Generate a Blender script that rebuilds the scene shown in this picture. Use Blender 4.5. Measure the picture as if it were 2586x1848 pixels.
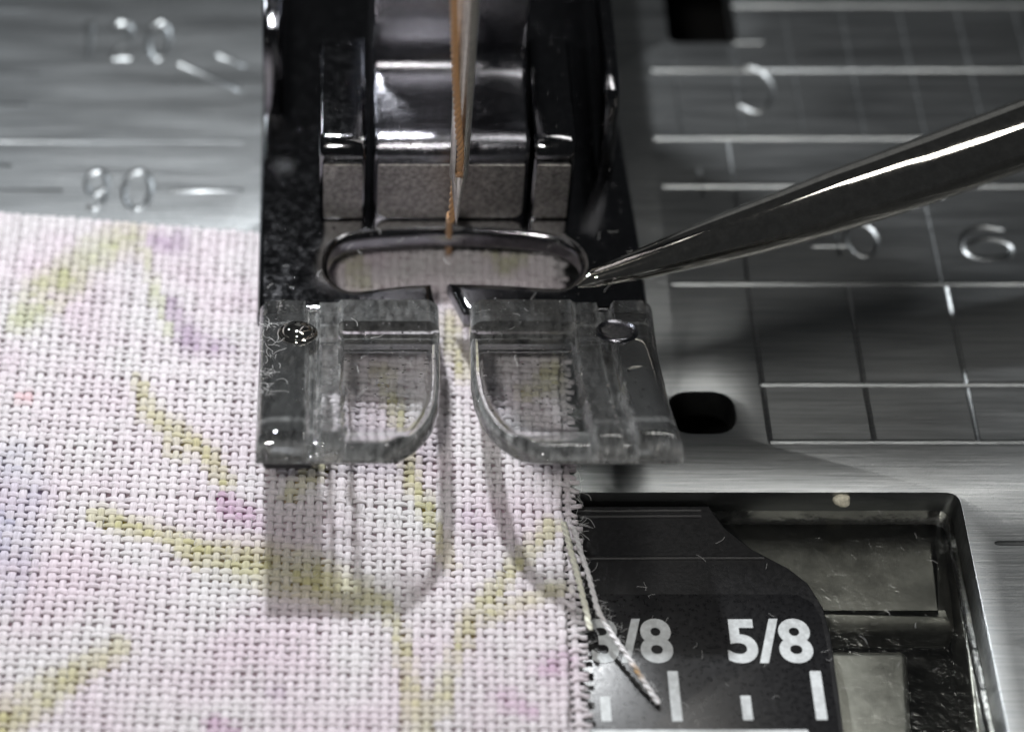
# Close-up of a sewing machine: clear-toed presser foot raised above printed cotton,
# needle with brown thread, polished awl, engraved needle plate, bobbin cover.
# 1 Blender unit = 1 mm.  X to the right, Y away from the viewer, Z up, plate top at z = 0.
import bpy, bmesh, math, random
from mathutils import Vector, Matrix, noise as mnoise

S = bpy.context.scene
for o in list(bpy.data.objects):
    bpy.data.objects.remove(o)
S.unit_settings.system = 'METRIC'
S.unit_settings.scale_length = 0.001
random.seed(7)
rad = math.radians

# ------------------------------------------------------------------ camera
PITCH, DIST, FPX, U0, V0 = rad(50.0), 97.7, 6300.0, 850.0, 924.0
W0, H0 = 2586.0, 1848.0
cp, sp = math.cos(PITCH), math.sin(PITCH)
CAM = Vector((0, -DIST * cp, DIST * sp))
FWD, RGT, UPV = Vector((0, cp, -sp)), Vector((1, 0, 0)), Vector((0, sp, cp))
cam_d = bpy.data.cameras.new('camera')
cam_d.sensor_width = 36.0
cam_d.lens = 36.0 * FPX / W0
cam_d.shift_x = (W0 / 2 - U0) / W0
cam_d.clip_start, cam_d.clip_end = 1.0, 2000.0
cam_d.dof.use_dof = True
cam_d.dof.focus_distance = 92.5
cam_d.dof.aperture_fstop = 0.034
cam_d.dof.aperture_blades = 0
cam = bpy.data.objects.new('camera', cam_d)
S.collection.objects.link(cam)
cam.location = CAM
cam.rotation_euler = (math.pi / 2 - PITCH, 0, 0)
S.camera = cam

# ------------------------------------------------------------------ world, lamps, exposure
world = bpy.data.worlds.new('World')
S.world = world
world.use_nodes = True
bg = world.node_tree.nodes['Background']
bg.inputs[0].default_value = (0.9, 0.95, 1.0, 1)
bg.inputs[1].default_value = 0.025


def lamp(name, loc, target, size, energy, color, size_y=None):
    d = bpy.data.lights.new(name, 'AREA')
    d.shape = 'DISK'
    d.size = size
    if size_y:
        d.shape = 'RECTANGLE'
        d.size_y = size_y
    d.energy = energy
    d.color = color
    o = bpy.data.objects.new(name, d)
    S.collection.objects.link(o)
    o.location = loc
    o.rotation_euler = (Vector(target) - Vector(loc)).to_track_quat('-Z', 'Y').to_euler()
    return o


lamp('sewing_or_added_lamp', (-6, 25, 60), (2, -3, 0), 3.5, 52000, (0.95, 0.975, 1.0)).data.cycles.is_caustics_light = True
lamp('sewing_or_added_lamp', (-12, -64, 88), (2, 2, 0), 9.0, 41000, (1.0, 0.97, 0.92)).data.cycles.is_caustics_light = True
lamp('sewing_or_added_lamp', (34, 14, 96), (20, 0, 0), 56.0, 19000, (1.0, 0.98, 0.94), 9.0)  # overhead strip added and placed for the long streak on the awl
lamp('sewing_or_added_lamp', (-46, 52, 46), (0, 8, 0), 4.0, 10000, (0.88, 0.94, 1.0))  # added lamp at back left, for edge glints and a brighter left plate
lamp('back_fill_panel', (14, 130, 34), (8, 0, 0), 70.0, 1200, (0.95, 0.98, 1.0))  # not a room lamp: soft panel added low behind for groove glints

S.view_settings.view_transform = 'Standard'
S.view_settings.look = 'None'
S.view_settings.exposure = 0.12
S.view_settings.gamma = 1.0
S.render.engine = 'CYCLES'
cy = S.cycles
cy.use_denoising = True
cy.max_bounces = 10
cy.diffuse_bounces = 3
cy.glossy_bounces = 4
cy.transmission_bounces = 10
cy.transparent_max_bounces = 16
cy.caustics_refractive = True
cy.caustics_reflective = True
cy.blur_glossy = 0.6
cy.sample_clamp_indirect = 6.0


# ------------------------------------------------------------------ helpers
def ray(u, v):
    return FWD * FPX + RGT * (u - U0) + UPV * (V0 - v)


def spot(u, v, z=0.0):
    """point of the horizontal plane z that the photo shows at (u, v)"""
    d = ray(u, v)
    t = (z - CAM.z) / d.z
    return CAM + d * t


def link(o, parent=None):
    S.collection.objects.link(o)
    if parent is not None:
        o.parent = parent
    return o


def mobj(name, mesh, mat=None, parent=None):
    o = bpy.data.objects.new(name, mesh)
    if name in ('warp_yarn', 'weft_yarn', 'woven_ground'):
        o.cycles.is_caustics_receiver = True
    if mat is not None:
        mesh.materials.clear()
        mesh.materials.append(mat)
    return link(o, parent)


def thing(name, label, cat, group=None):
    o = bpy.data.objects.new(name, None)
    o.empty_display_size = 1.0
    link(o)
    return tag(o, label, cat, group)


def tag(o, label=None, cat=None, group=None, kind=None):
    if label: o['label'] = label
    if cat: o['category'] = cat
    if group: o['group'] = group
    if kind: o['kind'] = kind
    return o


def smooth(me, ang=35):
    me.polygons.foreach_set('use_smooth', [True] * len(me.polygons))
    me.set_sharp_from_angle(angle=rad(ang))
    return me


def baked(o):
    """mesh of an object with its modifiers / curve geometry applied; the helper object is removed"""
    dg = bpy.context.evaluated_depsgraph_get()
    me = bpy.data.meshes.new_from_object(o.evaluated_get(dg), depsgraph=dg)
    data = o.data
    bpy.data.objects.remove(o)
    if isinstance(data, bpy.types.Curve):
        bpy.data.curves.remove(data)
    return me


def slab(loops, z0, z1, bevel=0.0, res=3, ang=35):
    """horizontal slab from a 2D outline and holes, with rounded edges"""
    cu = bpy.data.curves.new('c', 'CURVE')
    cu.dimensions = '2D'
    cu.fill_mode = 'BOTH'
    cu.extrude = max((z1 - z0) / 2 - bevel, 0.0)
    cu.bevel_depth = bevel
    cu.bevel_resolution = res
    cu.offset = -bevel
    for lp in loops:
        s = cu.splines.new('POLY')
        s.points.add(len(lp) - 1)
        for p, q in zip(s.points, lp):
            p.co = (q[0], q[1], 0, 1)
        s.use_cyclic_u = True
    o = bpy.data.objects.new('c', cu)
    link(o)
    me = baked(o)
    me.transform(Matrix.Translation((0, 0, (z0 + z1) / 2)))
    bm = bmesh.new()
    bm.from_mesh(me)
    bmesh.ops.remove_doubles(bm, verts=bm.verts, dist=1e-4)
    bmesh.ops.recalc_face_normals(bm, faces=bm.faces)
    bm.to_mesh(me)
    bm.free()
    return smooth(me, ang)


def rounded(pts, r, n=6):
    """round the corners of a polygon; r is one radius or a list"""
    out = []
    N = len(pts)
    for i in range(N):
        p = Vector(pts[i][:2])
        a = Vector(pts[i - 1][:2]) - p
        b = Vector(pts[(i + 1) % N][:2]) - p
        ri = r[i] if isinstance(r, (list, tuple)) else r
        if ri <= 0:
            out.append(p)
            continue
        half = a.angle(b) / 2
        d = min(ri / math.tan(half), a.length * 0.49, b.length * 0.49)
        p0, p1 = p + a.normalized() * d, p + b.normalized() * d
        for k in range(n + 1):
            t = k / n
            out.append(p0 * (1 - t) ** 2 + p * 2 * t * (1 - t) + p1 * t ** 2)
    return out


def tube_into(bm, path, radii, sides=8, cap=True, flat=1.0):
    """swept tube; radii a number or a list"""
    n = len(path)
    path = [Vector(p) for p in path]
    rings = []
    up = Vector((0, 0, 1))
    prev = None
    for i, p in enumerate(path):
        t = (path[min(i + 1, n - 1)] - path[max(i - 1, 0)]).normalized()
        if prev is None:
            ref = up if abs(t.z) < 0.9 else Vector((0, 1, 0))
            a = t.cross(ref).normalized()
        else:
            a = (prev - t * prev.dot(t)).normalized()
        prev = a
        b = t.cross(a)
        r = radii[i] if isinstance(radii, (list, tuple)) else radii
        rings.append([bm.verts.new(p + a * (r * math.cos(2 * math.pi * k / sides)) + b * (r * flat * math.sin(2 * math.pi * k / sides))) for k in range(sides)])
    for r0, r1 in zip(rings, rings[1:]):
        for k in range(sides):
            bm.faces.new((r0[k], r0[(k + 1) % sides], r1[(k + 1) % sides], r1[k]))
    if cap:
        bm.faces.new(list(reversed(rings[0])))
        bm.faces.new(rings[-1])
    return rings


def bm_mesh(bm, ang=40):
    me = bpy.data.meshes.new('m')
    bmesh.ops.recalc_face_normals(bm, faces=bm.faces)
    bm.to_mesh(me)
    bm.free()
    return smooth(me, ang)


def tube_mesh(path, radii, sides=10, ang=60, flat=1.0):
    bm = bmesh.new()
    tube_into(bm, path, radii, sides, True, flat)
    return bm_mesh(bm, ang)


def spline(pts, n=8):
    """Catmull-Rom through the points"""
    P = [Vector(p) for p in pts]
    P = [P[0] * 2 - P[1]] + P + [P[-1] * 2 - P[-2]]
    out = []
    for i in range(1, len(P) - 2):
        for k in range(n):
            t = k / n
            a, b, c, d = P[i - 1], P[i], P[i + 1], P[i + 2]
            out.append(0.5 * ((2 * b) + (c - a) * t + (2 * a - 5 * b + 4 * c - d) * t * t + (3 * b - a - 3 * c + d) * t ** 3))
    out.append(P[-2])
    return out


def boolean(me, cutter, self_x=False, solver='EXACT'):
    a = bpy.data.objects.new('a', me)
    b = bpy.data.objects.new('b', cutter)
    link(a); link(b)
    m = a.modifiers.new('m', 'BOOLEAN')
    m.operation = 'DIFFERENCE'
    m.solver = solver
    m.object = b
    if solver == 'EXACT':
        m.use_self = self_x
    res = baked(a)
    bpy.data.objects.remove(b)
    return res


def profile_mesh(prof, x0, x1, bevel=0.0, ang=30):
    """extrude a (y, z) profile along x, rounding its side edges"""
    bm = bmesh.new()
    va = [bm.verts.new((x0, y, z)) for y, z in prof]
    f = bm.faces.new(va)
    ret = bmesh.ops.extrude_face_region(bm, geom=[f])
    for v in [g for g in ret['geom'] if isinstance(g, bmesh.types.BMVert)]:
        v.co.x = x1
    bmesh.ops.recalc_face_normals(bm, faces=bm.faces)
    if bevel:
        ed = [e for e in bm.edges if all(abs(v.co.x - x0) < 1e-6 for v in e.verts) or all(abs(v.co.x - x1) < 1e-6 for v in e.verts)]
        bmesh.ops.bevel(bm, geom=ed, offset=bevel, segments=3, profile=0.5, affect='EDGES')
    return bm_mesh(bm, ang)


# ------------------------------------------------------------------ materials
def mat_new(name):
    m = bpy.data.materials.new(name)
    m.use_nodes = True
    nt = m.node_tree
    p = nt.nodes['Principled BSDF']
    return m, nt, p


def N(nt, t, **kw):
    n = nt.nodes.new(t)
    for k, v in kw.items():
        if k in n.inputs:
            n.inputs[k].default_value = v
        else:
            setattr(n, k, v)
    return n


def coords(nt, scale=(1, 1, 1), rot=(0, 0, 0)):
    tc = N(nt, 'ShaderNodeTexCoord')
    mp = N(nt, 'ShaderNodeMapping')
    mp.inputs['Scale'].default_value = scale
    mp.inputs['Rotation'].default_value = rot
    nt.links.new(tc.outputs['Object'], mp.inputs['Vector'])
    return mp.outputs['Vector']


def noise(nt, vec, scale, detail=4, rough=0.6):
    n = N(nt, 'ShaderNodeTexNoise')
    n.inputs['Scale'].default_value = scale
    n.inputs['Detail'].default_value = detail
    n.inputs['Roughness'].default_value = rough
    nt.links.new(vec, n.inputs['Vector'])
    return n.outputs['Fac']


def ramp(nt, fac, stops):
    r = N(nt, 'ShaderNodeValToRGB')
    e = r.color_ramp.elements
    while len(e) < len(stops):
        e.new(0.5)
    for el, (p, c) in zip(e, stops):
        el.position = p
        el.color = (c, c, c, 1) if isinstance(c, (int, float)) else (*c, 1)
    nt.links.new(fac, r.inputs['Fac'])
    return r.outputs['Color']


def bump(nt, fac, strength, dist, prev=None):
    b = N(nt, 'ShaderNodeBump')
    b.inputs['Strength'].default_value = strength
    b.inputs['Distance'].default_value = dist
    nt.links.new(fac, b.inputs['Height'])
    if prev is not None:
        nt.links.new(prev, b.inputs['Normal'])
    return b.outputs['Normal']


def steel_brushed():
    m, nt, p = mat_new('brushed_steel')
    v1 = coords(nt, (0.25, 9.0, 1.0))
    v2 = coords(nt, (0.6, 30.0, 1.0))
    v3 = coords(nt, (0.12, 1.2, 1.0))
    n1 = noise(nt, v1, 1.0, 5, 0.65)
    n2 = noise(nt, v2, 1.0, 3, 0.6)
    n3 = noise(nt, v3, 1.0, 3, 0.5)
    p.inputs['Metallic'].default_value = 1.0
    nt.links.new(ramp(nt, n1, [(0.3, (0.19, 0.20, 0.205)), (0.7, (0.34, 0.35, 0.352))]), p.inputs['Base Color'])
    nt.links.new(ramp(nt, n3, [(0.3, 0.30), (0.7, 0.38)]), p.inputs['Roughness'])
    b1 = bump(nt, n1, 0.35, 0.02)
    b2 = bump(nt, n2, 0.5, 0.008, b1)
    nt.links.new(b2, p.inputs['Normal'])
    return m


def metal(name, col, rough, spots=0.0, scratch=0.3, scale=1.0, rvar=0.06, pits=0.0, low=0.75):
    m, nt, p = mat_new(name)
    v = coords(nt)
    n1 = noise(nt, v, 3.0 * scale, 6, 0.7)
    n2 = noise(nt, v, 14.0 * scale, 3, 0.6)
    p.inputs['Metallic'].default_value = 1.0
    c = [x * low for x in col]
    nt.links.new(ramp(nt, n1, [(0.35, tuple(c)), (0.65, tuple(col))]), p.inputs['Base Color'])
    nt.links.new(ramp(nt, n1, [(0.3, max(rough - rvar, 0.02)), (0.7, rough + rvar)]), p.inputs['Roughness'])
    b = bump(nt, n2, scratch, 0.01)
    if pits:
        vo = N(nt, 'ShaderNodeTexVoronoi')
        vo.inputs['Scale'].default_value = 2.3
        nt.links.new(v, vo.inputs['Vector'])
        b = bump(nt, ramp(nt, vo.outputs['Distance'], [(0.0, 1.0), (0.13, 0.0)]), pits, 0.05, b)
    if spots:
        b = bump(nt, n1, spots, 0.05, b)
    nt.links.new(b, p.inputs['Normal'])
    return m


def plastic(name, col, rough, bumps=0.1, bscale=6.0):
    m, nt, p = mat_new(name)
    v = coords(nt)
    n1 = noise(nt, v, bscale, 5, 0.65)
    c = [min(x * 1.5 + 0.004, 1) for x in col]
    nt.links.new(ramp(nt, n1, [(0.4, tuple(col)), (0.75, tuple(c))]), p.inputs['Base Color'])
    nt.links.new(ramp(nt, n1, [(0.3, rough), (0.7, rough + 0.12)]), p.inputs['Roughness'])
    nt.links.new(bump(nt, n1, bumps, 0.03), p.inputs['Normal'])
    return m


def acrylic():
    m, nt, p = mat_new('clear_acrylic')
    v = coords(nt)
    n1 = noise(nt, v, 1.1, 3, 0.5)
    n2 = noise(nt, v, 9.0, 4, 0.65)
    p.inputs['Base Color'].default_value = (0.97, 0.985, 0.98, 1)
    hz = N(nt, 'ShaderNodeAttribute', attribute_name='edge_light')
    mm = N(nt, 'ShaderNodeMath', operation='MULTIPLY')
    nt.links.new(hz.outputs['Fac'], mm.inputs[0])
    nt.links.new(ramp(nt, noise(nt, coords(nt, (5.0, 1.1, 3.0)), 1.0, 5, 0.7), [(0.36, 0.025), (0.72, 0.19)]), mm.inputs[1])  # streaky milkiness stands in for light caught in the clear edges
    sb = N(nt, 'ShaderNodeMath', operation='SUBTRACT')
    sb.inputs[0].default_value = 0.995
    nt.links.new(mm.outputs[0], sb.inputs[1])
    nt.links.new(sb.outputs[0], p.inputs['Transmission Weight'])
    p.inputs['IOR'].default_value = 1.49
    nt.links.new(ramp(nt, n2, [(0.60, 0.0), (0.85, 0.05)]), p.inputs['Roughness'])
    b = bump(nt, n1, 0.05, 0.06)
    vo = N(nt, 'ShaderNodeTexVoronoi')
    vo.inputs['Scale'].default_value = 2.6
    nt.links.new(v, vo.inputs['Vector'])
    b = bump(nt, ramp(nt, vo.outputs['Distance'], [(0.0, 1.0), (0.15, 0.0)]), 1.0, 0.04, b)
    nt.links.new(b, p.inputs['Normal'])
    return m


def clear_sheet():
    """thin clear sheet: fresnel reflection over plain see-through"""
    m, nt, p = mat_new('clear_sheet')
    nt.nodes.remove(p)
    out = nt.nodes['Material Output']
    v = coords(nt)
    n1 = noise(nt, v, 0.9, 4, 0.6)
    n2 = noise(nt, v, 12.0, 4, 0.6)
    b = bump(nt, n1, 0.35, 0.15)
    b = bump(nt, n2, 0.15, 0.02, b)
    fr = N(nt, 'ShaderNodeFresnel', IOR=1.49)
    tr = N(nt, 'ShaderNodeBsdfTransparent')
    tr.inputs['Color'].default_value = (0.93, 0.94, 0.92, 1)
    gl = N(nt, 'ShaderNodeBsdfGlossy')
    gl.inputs['Roughness'].default_value = 0.12
    mx = N(nt, 'ShaderNodeMixShader')
    nt.links.new(b, gl.inputs['Normal'])
    nt.links.new(b, fr.inputs['Normal'])
    nt.links.new(fr.outputs[0], mx.inputs[0])
    nt.links.new(tr.outputs[0], mx.inputs[1])
    nt.links.new(gl.outputs[0], mx.inputs[2])
    nt.links.new(mx.outputs[0], out.inputs['Surface'])
    return m


def yarn_mat(name, attr='print', col=None, twist=1.0, rough=0.75):
    m, nt, p = mat_new(name)
    if col is None:
        a = N(nt, 'ShaderNodeAttribute', attribute_name=attr)
        base = a.outputs['Color']
    else:
        r = N(nt, 'ShaderNodeRGB')
        r.outputs[0].default_value = (*col, 1)
        base = r.outputs[0]
    uv = N(nt, 'ShaderNodeUVMap')
    mp = N(nt, 'ShaderNodeMapping')
    mp.inputs['Rotation'].default_value = (0, 0, rad(24 * twist))
    mp.inputs['Scale'].default_value = (3.2, 18.0, 1)
    nt.links.new(uv.outputs[0], mp.inputs['Vector'])
    f = noise(nt, mp.outputs[0], 1.0, 4, 0.65)
    mul = N(nt, 'ShaderNodeMix', data_type='RGBA', blend_type='MULTIPLY')
    mul.inputs[0].default_value = 1.0
    nt.links.new(base, mul.inputs[6])
    nt.links.new(ramp(nt, f, [(0.32, 0.70), (0.60, 1.0)]), mul.inputs[7])
    nt.links.new(mul.outputs[2], p.inputs['Base Color'])
    p.inputs['Roughness'].default_value = rough
    p.inputs['Specular IOR Level'].default_value = 0.35
    p.inputs['Sheen Weight'].default_value = 0.25
    p.inputs['Sheen Roughness'].default_value = 0.5
    nt.links.new(bump(nt, f, 1.0, 0.05), p.inputs['Normal'])
    return m


M = dict(
    plate=steel_brushed(),
    chrome=metal('dark_chrome', (0.20, 0.20, 0.21), 0.09, spots=0.12, scratch=0.25, pits=0.9),
    ankle=metal('ankle_metal', (0.26, 0.26, 0.285), 0.20, spots=0.5, scratch=0.4, pits=0.6),
    satin=metal('front_lit_metal', (0.58, 0.555, 0.53), 0.44, low=0.35, spots=1.0, scratch=0.5, scale=1.6),  # paler speckled grey, puts reflected light into the front faces
    polished=metal('polished_steel', (0.76, 0.73, 0.67), 0.06, spots=0.02, scratch=0.03, rvar=0.02),
    needle=metal('needle_steel', (0.92, 0.88, 0.83), 0.38, spots=0.05, scratch=0.2),
    hook=metal('hook_metal', (0.42, 0.412, 0.395), 0.36, spots=0.15, scratch=0.2, scale=0.22, rvar=0.06),
    black=plastic('black_plastic', (0.008, 0.008, 0.009), 0.32, 0.35, 7.0),
    label=plastic('black_label', (0.007, 0.007, 0.008), 0.24, 0.12, 5.0),
    white=plastic('white_print', (0.46, 0.48, 0.49), 0.55, 0.2, 4.0),
    dark=plastic('dark_bed', (0.006, 0.006, 0.006), 0.6),
    glass=acrylic(),
    sheet=clear_sheet(),
    yarn=yarn_mat('printed_cotton'),
    thread=yarn_mat('brown_thread', col=(0.52, 0.28, 0.12), twist=1.4, rough=0.65),
    lint=yarn_mat('white_lint', col=(0.75, 0.75, 0.75)),
)

# ------------------------------------------------------------------ setting: black machine bed added under the plate to keep its holes dark
bm = bmesh.new()
bmesh.ops.create_cube(bm, size=1.0, matrix=Matrix.Translation((5, 5, -11)) @ Matrix.Diagonal((180, 160, 2, 1)))
bed = mobj('machine_bed', bm_mesh(bm), M['dark'])
tag(bed, kind='structure')

# ------------------------------------------------------------------ needle plate (engraved brushed steel)
plate = thing('needle_plate', 'brushed steel needle plate engraved with ruled lines and numbers', 'needle plate')
PX0, PX1, PY0, PY1 = -60.0, 75.0, -42.0, 75.0
outer = [(PX0, PY0), (PX1, PY0), (PX1, PY1), (PX0, PY1)]
c_tr, c_br = spot(2421, 1243), spot(2521, 1848)
OPX0, OPX1, OPY1 = 1.5, c_tr.x, c_tr.y
OPX1b = OPX1 + 0.15
opening = rounded([(OPX0, PY0 + 6), (OPX1b, PY0 + 6), (OPX1, OPY1), (OPX0, OPY1)], [1, 1, 0.55, 0.5])
h0, h1 = spot(1693, 1095), spot(1851, 988)
oval = rounded([(h0.x, h0.y), (h1.x, h0.y), (h1.x, h1.y), (h0.x, h1.y)], [(h1.y - h0.y) * 0.46] * 4)
s0, s1 = spot(1690, 108), spot(1835, -90)
slot = rounded([(s0.x, s0.y), (s1.x, s0.y), (s1.x, s1.y), (s0.x, s1.y)], 0.5)
pm = slab([outer, opening, oval, slot], -1.5, 0.0, 0.03, 1)

cut = bmesh.new()


def groove(p0, p1, r=0.12, z=0.03):
    p0, p1 = Vector((p0[0], p0[1], z)), Vector((p1[0], p1[1], z))
    d = (p1 - p0).normalized() * 0.12
    tube_into(cut, [p0 - d * 0.0, p0 + d, p1 - d, p1], [r * 0.5, r, r, r * 0.5], 8)


DIG = {
    '0': [[(0.5, 1), (0.85, 0.85), (1, 0.5), (0.85, 0.15), (0.5, 0), (0.15, 0.15), (0, 0.5), (0.15, 0.85), (0.5, 1), (0.62, 0.99)]],
    '1': [[(0.15, 0.78), (0.55, 1.0), (0.55, 0.0)]],
    '2': [[(0.02, 0.75), (0.2, 0.95), (0.5, 1), (0.85, 0.92), (0.95, 0.72), (0.8, 0.5), (0.3, 0.2), (0.02, 0.0)], [(0.0, 0.0), (1.0, 0.0)]],
    '4': [[(0.75, 0.0), (0.75, 1.0)], [(0.75, 1.0), (0.0, 0.3)], [(0.0, 0.3), (1.0, 0.3)]],
    '5': [[(0.9, 1.0), (0.15, 1.0)], [(0.15, 1.0), (0.08, 0.55)], [(0.08, 0.55), (0.45, 0.65), (0.85, 0.52), (0.98, 0.3), (0.8, 0.08), (0.45, 0.0), (0.03, 0.1)]],
    '6': [[(0.9, 0.9), (0.5, 1.0), (0.15, 0.8), (0.02, 0.4), (0.15, 0.1), (0.5, 0.0), (0.85, 0.1), (0.98, 0.33), (0.85, 0.54), (0.5, 0.62), (0.12, 0.45)]],
    '9': [[(0.1, 0.08), (0.45, 0.0), (0.85, 0.2), (0.98, 0.6), (0.85, 0.9), (0.5, 1.0), (0.15, 0.9), (0.02, 0.67), (0.15, 0.46), (0.5, 0.38), (0.9, 0.55)]],
}


def digit(ch, u0, v0, u1, v1, r=0.13):
    a, b = spot(u0, v1), spot(u1, v0)       # lower left, upper right
    for st in DIG[ch]:
        pts = [Vector((a.x + (b.x - a.x) * x, a.y + (b.y - a.y) * y, 0.03)) for x, y in st]
        if len(pts) > 2:
            pts = spline(pts, 3)
        n = len(pts)
        tube_into(cut, pts, [r * (0.7 if k in (0, n - 1) else 1) for k in range(n)], 8)


FAR = 66.0
for v, u in ((717, 1690), (971, 1915), (1116, 1940), (470, 1668), (349, 1645), (177, 1640), (14, 1840)):
    p = spot(u, v)
    groove(p, (FAR, p.y), 0.15)
gx = spot(1925, 971).x
gp = spot(2183, 971).x - gx
y_b, y_t = spot(1949, 1116).y, spot(1890, 717).y
for k in range(5):
    groove((gx + gp * k, y_b + 0.0), (gx + gp * k, y_t))
y_u, y_v = spot(1877, 349).y, spot(1877, -300).y
uy0 = spot(1724, 349).x
up_ = spot(1877, 349).x - uy0
for k in range(9):
    groove((uy0 + up_ * k, y_u), (uy0 + up_ * k, y_v), 0.09)
groove((gx, y_t), (gx, y_u), 0.09)
groove((spot(2345, 560).x, y_t), (spot(2345, 560).x, y_u), 0.09)
a = spot(1765, 425); b = spot(1765, 500)
groove(a, (a.x, b.y), 0.11)
a = spot(2512, 1371)
groove(a, (a.x + 6, a.y))
# left of the foot
for v, ua, ub in ((358, -500, 622), (482, -500, 160), (482, 430, 615), (25, -500, 75), (188, -500, 105), (265, -500, 70)):
    a, b = spot(ua, v), spot(ub, v)
    groove(a, (b.x, a.y))
groove(spot(448, 160), spot(610, 232))
groove(spot(545, 138), spot(620, 170))
groove(spot(-300, 410), spot(30, 420))
digit('9', 212, 432, 275, 528, 0.17); digit('0', 310, 432, 385, 528, 0.17)
digit('1', 205, 56, 245, 148, 0.17); digit('2', 280, 56, 335, 148, 0.17); digit('0', 372, 56, 430, 148, 0.17)
digit('4', 2052, 563, 2128, 648); digit('0', 2146, 563, 2208, 648)
digit('6', 2435, 572, 2545, 655, 0.15)
digit('5', 1865, 108, 1935, 282, 0.14)
cme = bm_mesh(cut)
pm = boolean(pm, cme, True)
plate_top = mobj('engraved_sheet', smooth(pm, 28), M['plate'], plate)

# ------------------------------------------------------------------ bobbin cover: black body, clear window, printed label
cover = thing('bobbin_cover', 'black and clear bobbin cover printed 3/8 and 5/8, set in the plate', 'bobbin cover')
ZC = -0.62
ca, cb = OPX0 + 0.1, OPX1 - 0.16


def pts(z, *uv):
    return [tuple(spot(u, v, z)[:2]) for u, v in uv]


# clear window sheet fills the opening
win = slab([rounded([(ca, PY0 + 6.1), (cb + 0.1, PY0 + 6.1), (cb, OPY1 - 0.14), (ca, OPY1 - 0.14)], [0.3, 0.3, 0.6, 0.3])], ZC - 1.3, ZC - 0.25, 0.12, 3)
mobj('clear_window', win, M['sheet'], cover)
# black body with a swept corner, on top of the clear sheet
body_uv = pts(ZC, (1790, 1276), (1830, 1330), (1900, 1385), (1990, 1432), (2040, 1470), (2078, 1530), (2098, 1600), (2112, 1700), (2132, 1848), (2160, 2100))
yend = body_uv[-1][1]
blk = [(ca + 0.05, OPY1 - 0.2)] + [body_uv[0]] + body_uv[1:] + [(ca + 0.05, yend)]
mobj('cover_body', slab([blk], ZC - 0.22, ZC - 0.03, 0.05, 2), M['black'], cover)
for vv, hh in ((1288, 0.5), (1302, 0.5), (1408, 0.6)):
    a, b = spot(1440, vv, ZC), spot(1770 if vv < 1350 else 1930, vv, ZC)
    mobj('ridge', tube_mesh([(a.x - 3, a.y, ZC - 0.06), (b.x, b.y, ZC - 0.06)], 0.10, 8), M['black'], cover)
lab = pts(ZC, (1400, 1500), (2010, 1500), (2052, 1520), (2074, 1560), (2090, 1640), (2104, 1740), (2120, 1848), (2140, 2000))
lab.append((lab[0][0], lab[-1][1]))
label = mobj('label', slab([rounded(lab, [0.1, 0.5, 0.3, 0.3, 0, 0, 0, 0, 0])], ZC - 0.03, ZC + 0.01, 0.01, 1), M['label'], cover)
ZP = ZC + 0.014


def bar(u0, v0, u1, v1, w):
    """white printed tick from (u0, v0) to (u1, v1)"""
    a, b = spot(u0, v0, ZP), spot(u1, v1, ZP)
    mobj('tick_mark', slab([rounded([(a.x - w / 2, b.y), (a.x + w / 2, b.y), (a.x + w / 2, a.y), (a.x - w / 2, a.y)], 0.05)], ZP, ZP + 0.02), M['white'], label)


bar(1698, 1694, 1698, 1821, 0.37); bar(2058, 1694, 2058, 1817, 0.40)
bar(1882, 1756, 1882, 1818, 0.36); bar(1527, 1758, 1527, 1821, 0.36)
a, b = spot(1440, 1842, ZP), spot(2042, 1870, ZP)
mobj('printed_bar', slab([[(a.x, b.y), (b.x + .2, b.y), (b.x, a.y), (a.x, a.y)]], ZP, ZP + 0.02), M['white'], label)


def text_mesh(txt, u0, v0, u1, v1):
    cu = bpy.data.curves.new('t', 'FONT')
    cu.body = txt
    cu.size = 1.0
    cu.offset = 0.030
    cu.resolution_u = 6
    cu.extrude = 0.008
    o = bpy.data.objects.new('t', cu)
    link(o)
    me = baked(o)
    xs = [v.co.x for v in me.vertices]; ys = [v.co.y for v in me.vertices]
    a, b = spot(u0, v1, ZP), spot(u1, v0, ZP)
    x0, x1, y0, y1 = min(xs), max(xs), min(ys), max(ys)
    for v in me.vertices:
        v.co.x = a.x + (v.co.x - x0) / (x1 - x0) * (b.x - a.x)
        v.co.y = a.y + (v.co.y - y0) / (y1 - y0) * (b.y - a.y)
        v.co.z = ZP + 0.01 + v.co.z
    return me


mobj('printed_number', text_mesh('3/8', 1497, 1562, 1692, 1674), M['white'], label)
mobj('printed_number', text_mesh('5/8', 1842, 1562, 2042, 1674), M['white'], label)

# bobbin case under the clear window
case = thing('bobbin_case', 'grey metal bobbin case seen through the clear bobbin cover', 'bobbin case')


def block(name, uv, z0, z1, bev, mat, parent):
    return mobj(name, slab([rounded(pts(z1, *uv), 0.35, 4)], z0, z1, bev, 4), mat, parent)


block('case_arm', ((1760, 1290), (2385, 1290), (2420, 1580), (2000, 1580)), -4.6, -2.6, 0.7, M['hook'], case)
block('case_body', ((2080, 1640), (2292, 1640), (2310, 2000), (2090, 2000)), -4.8, -2.7, 0.25, M['hook'], case)
block('rim', ((2405, 1330), (2425, 1330), (2500, 1900), (2470, 1900)), -4.4, -2.2, 0.12, M['hook'], case)

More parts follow.
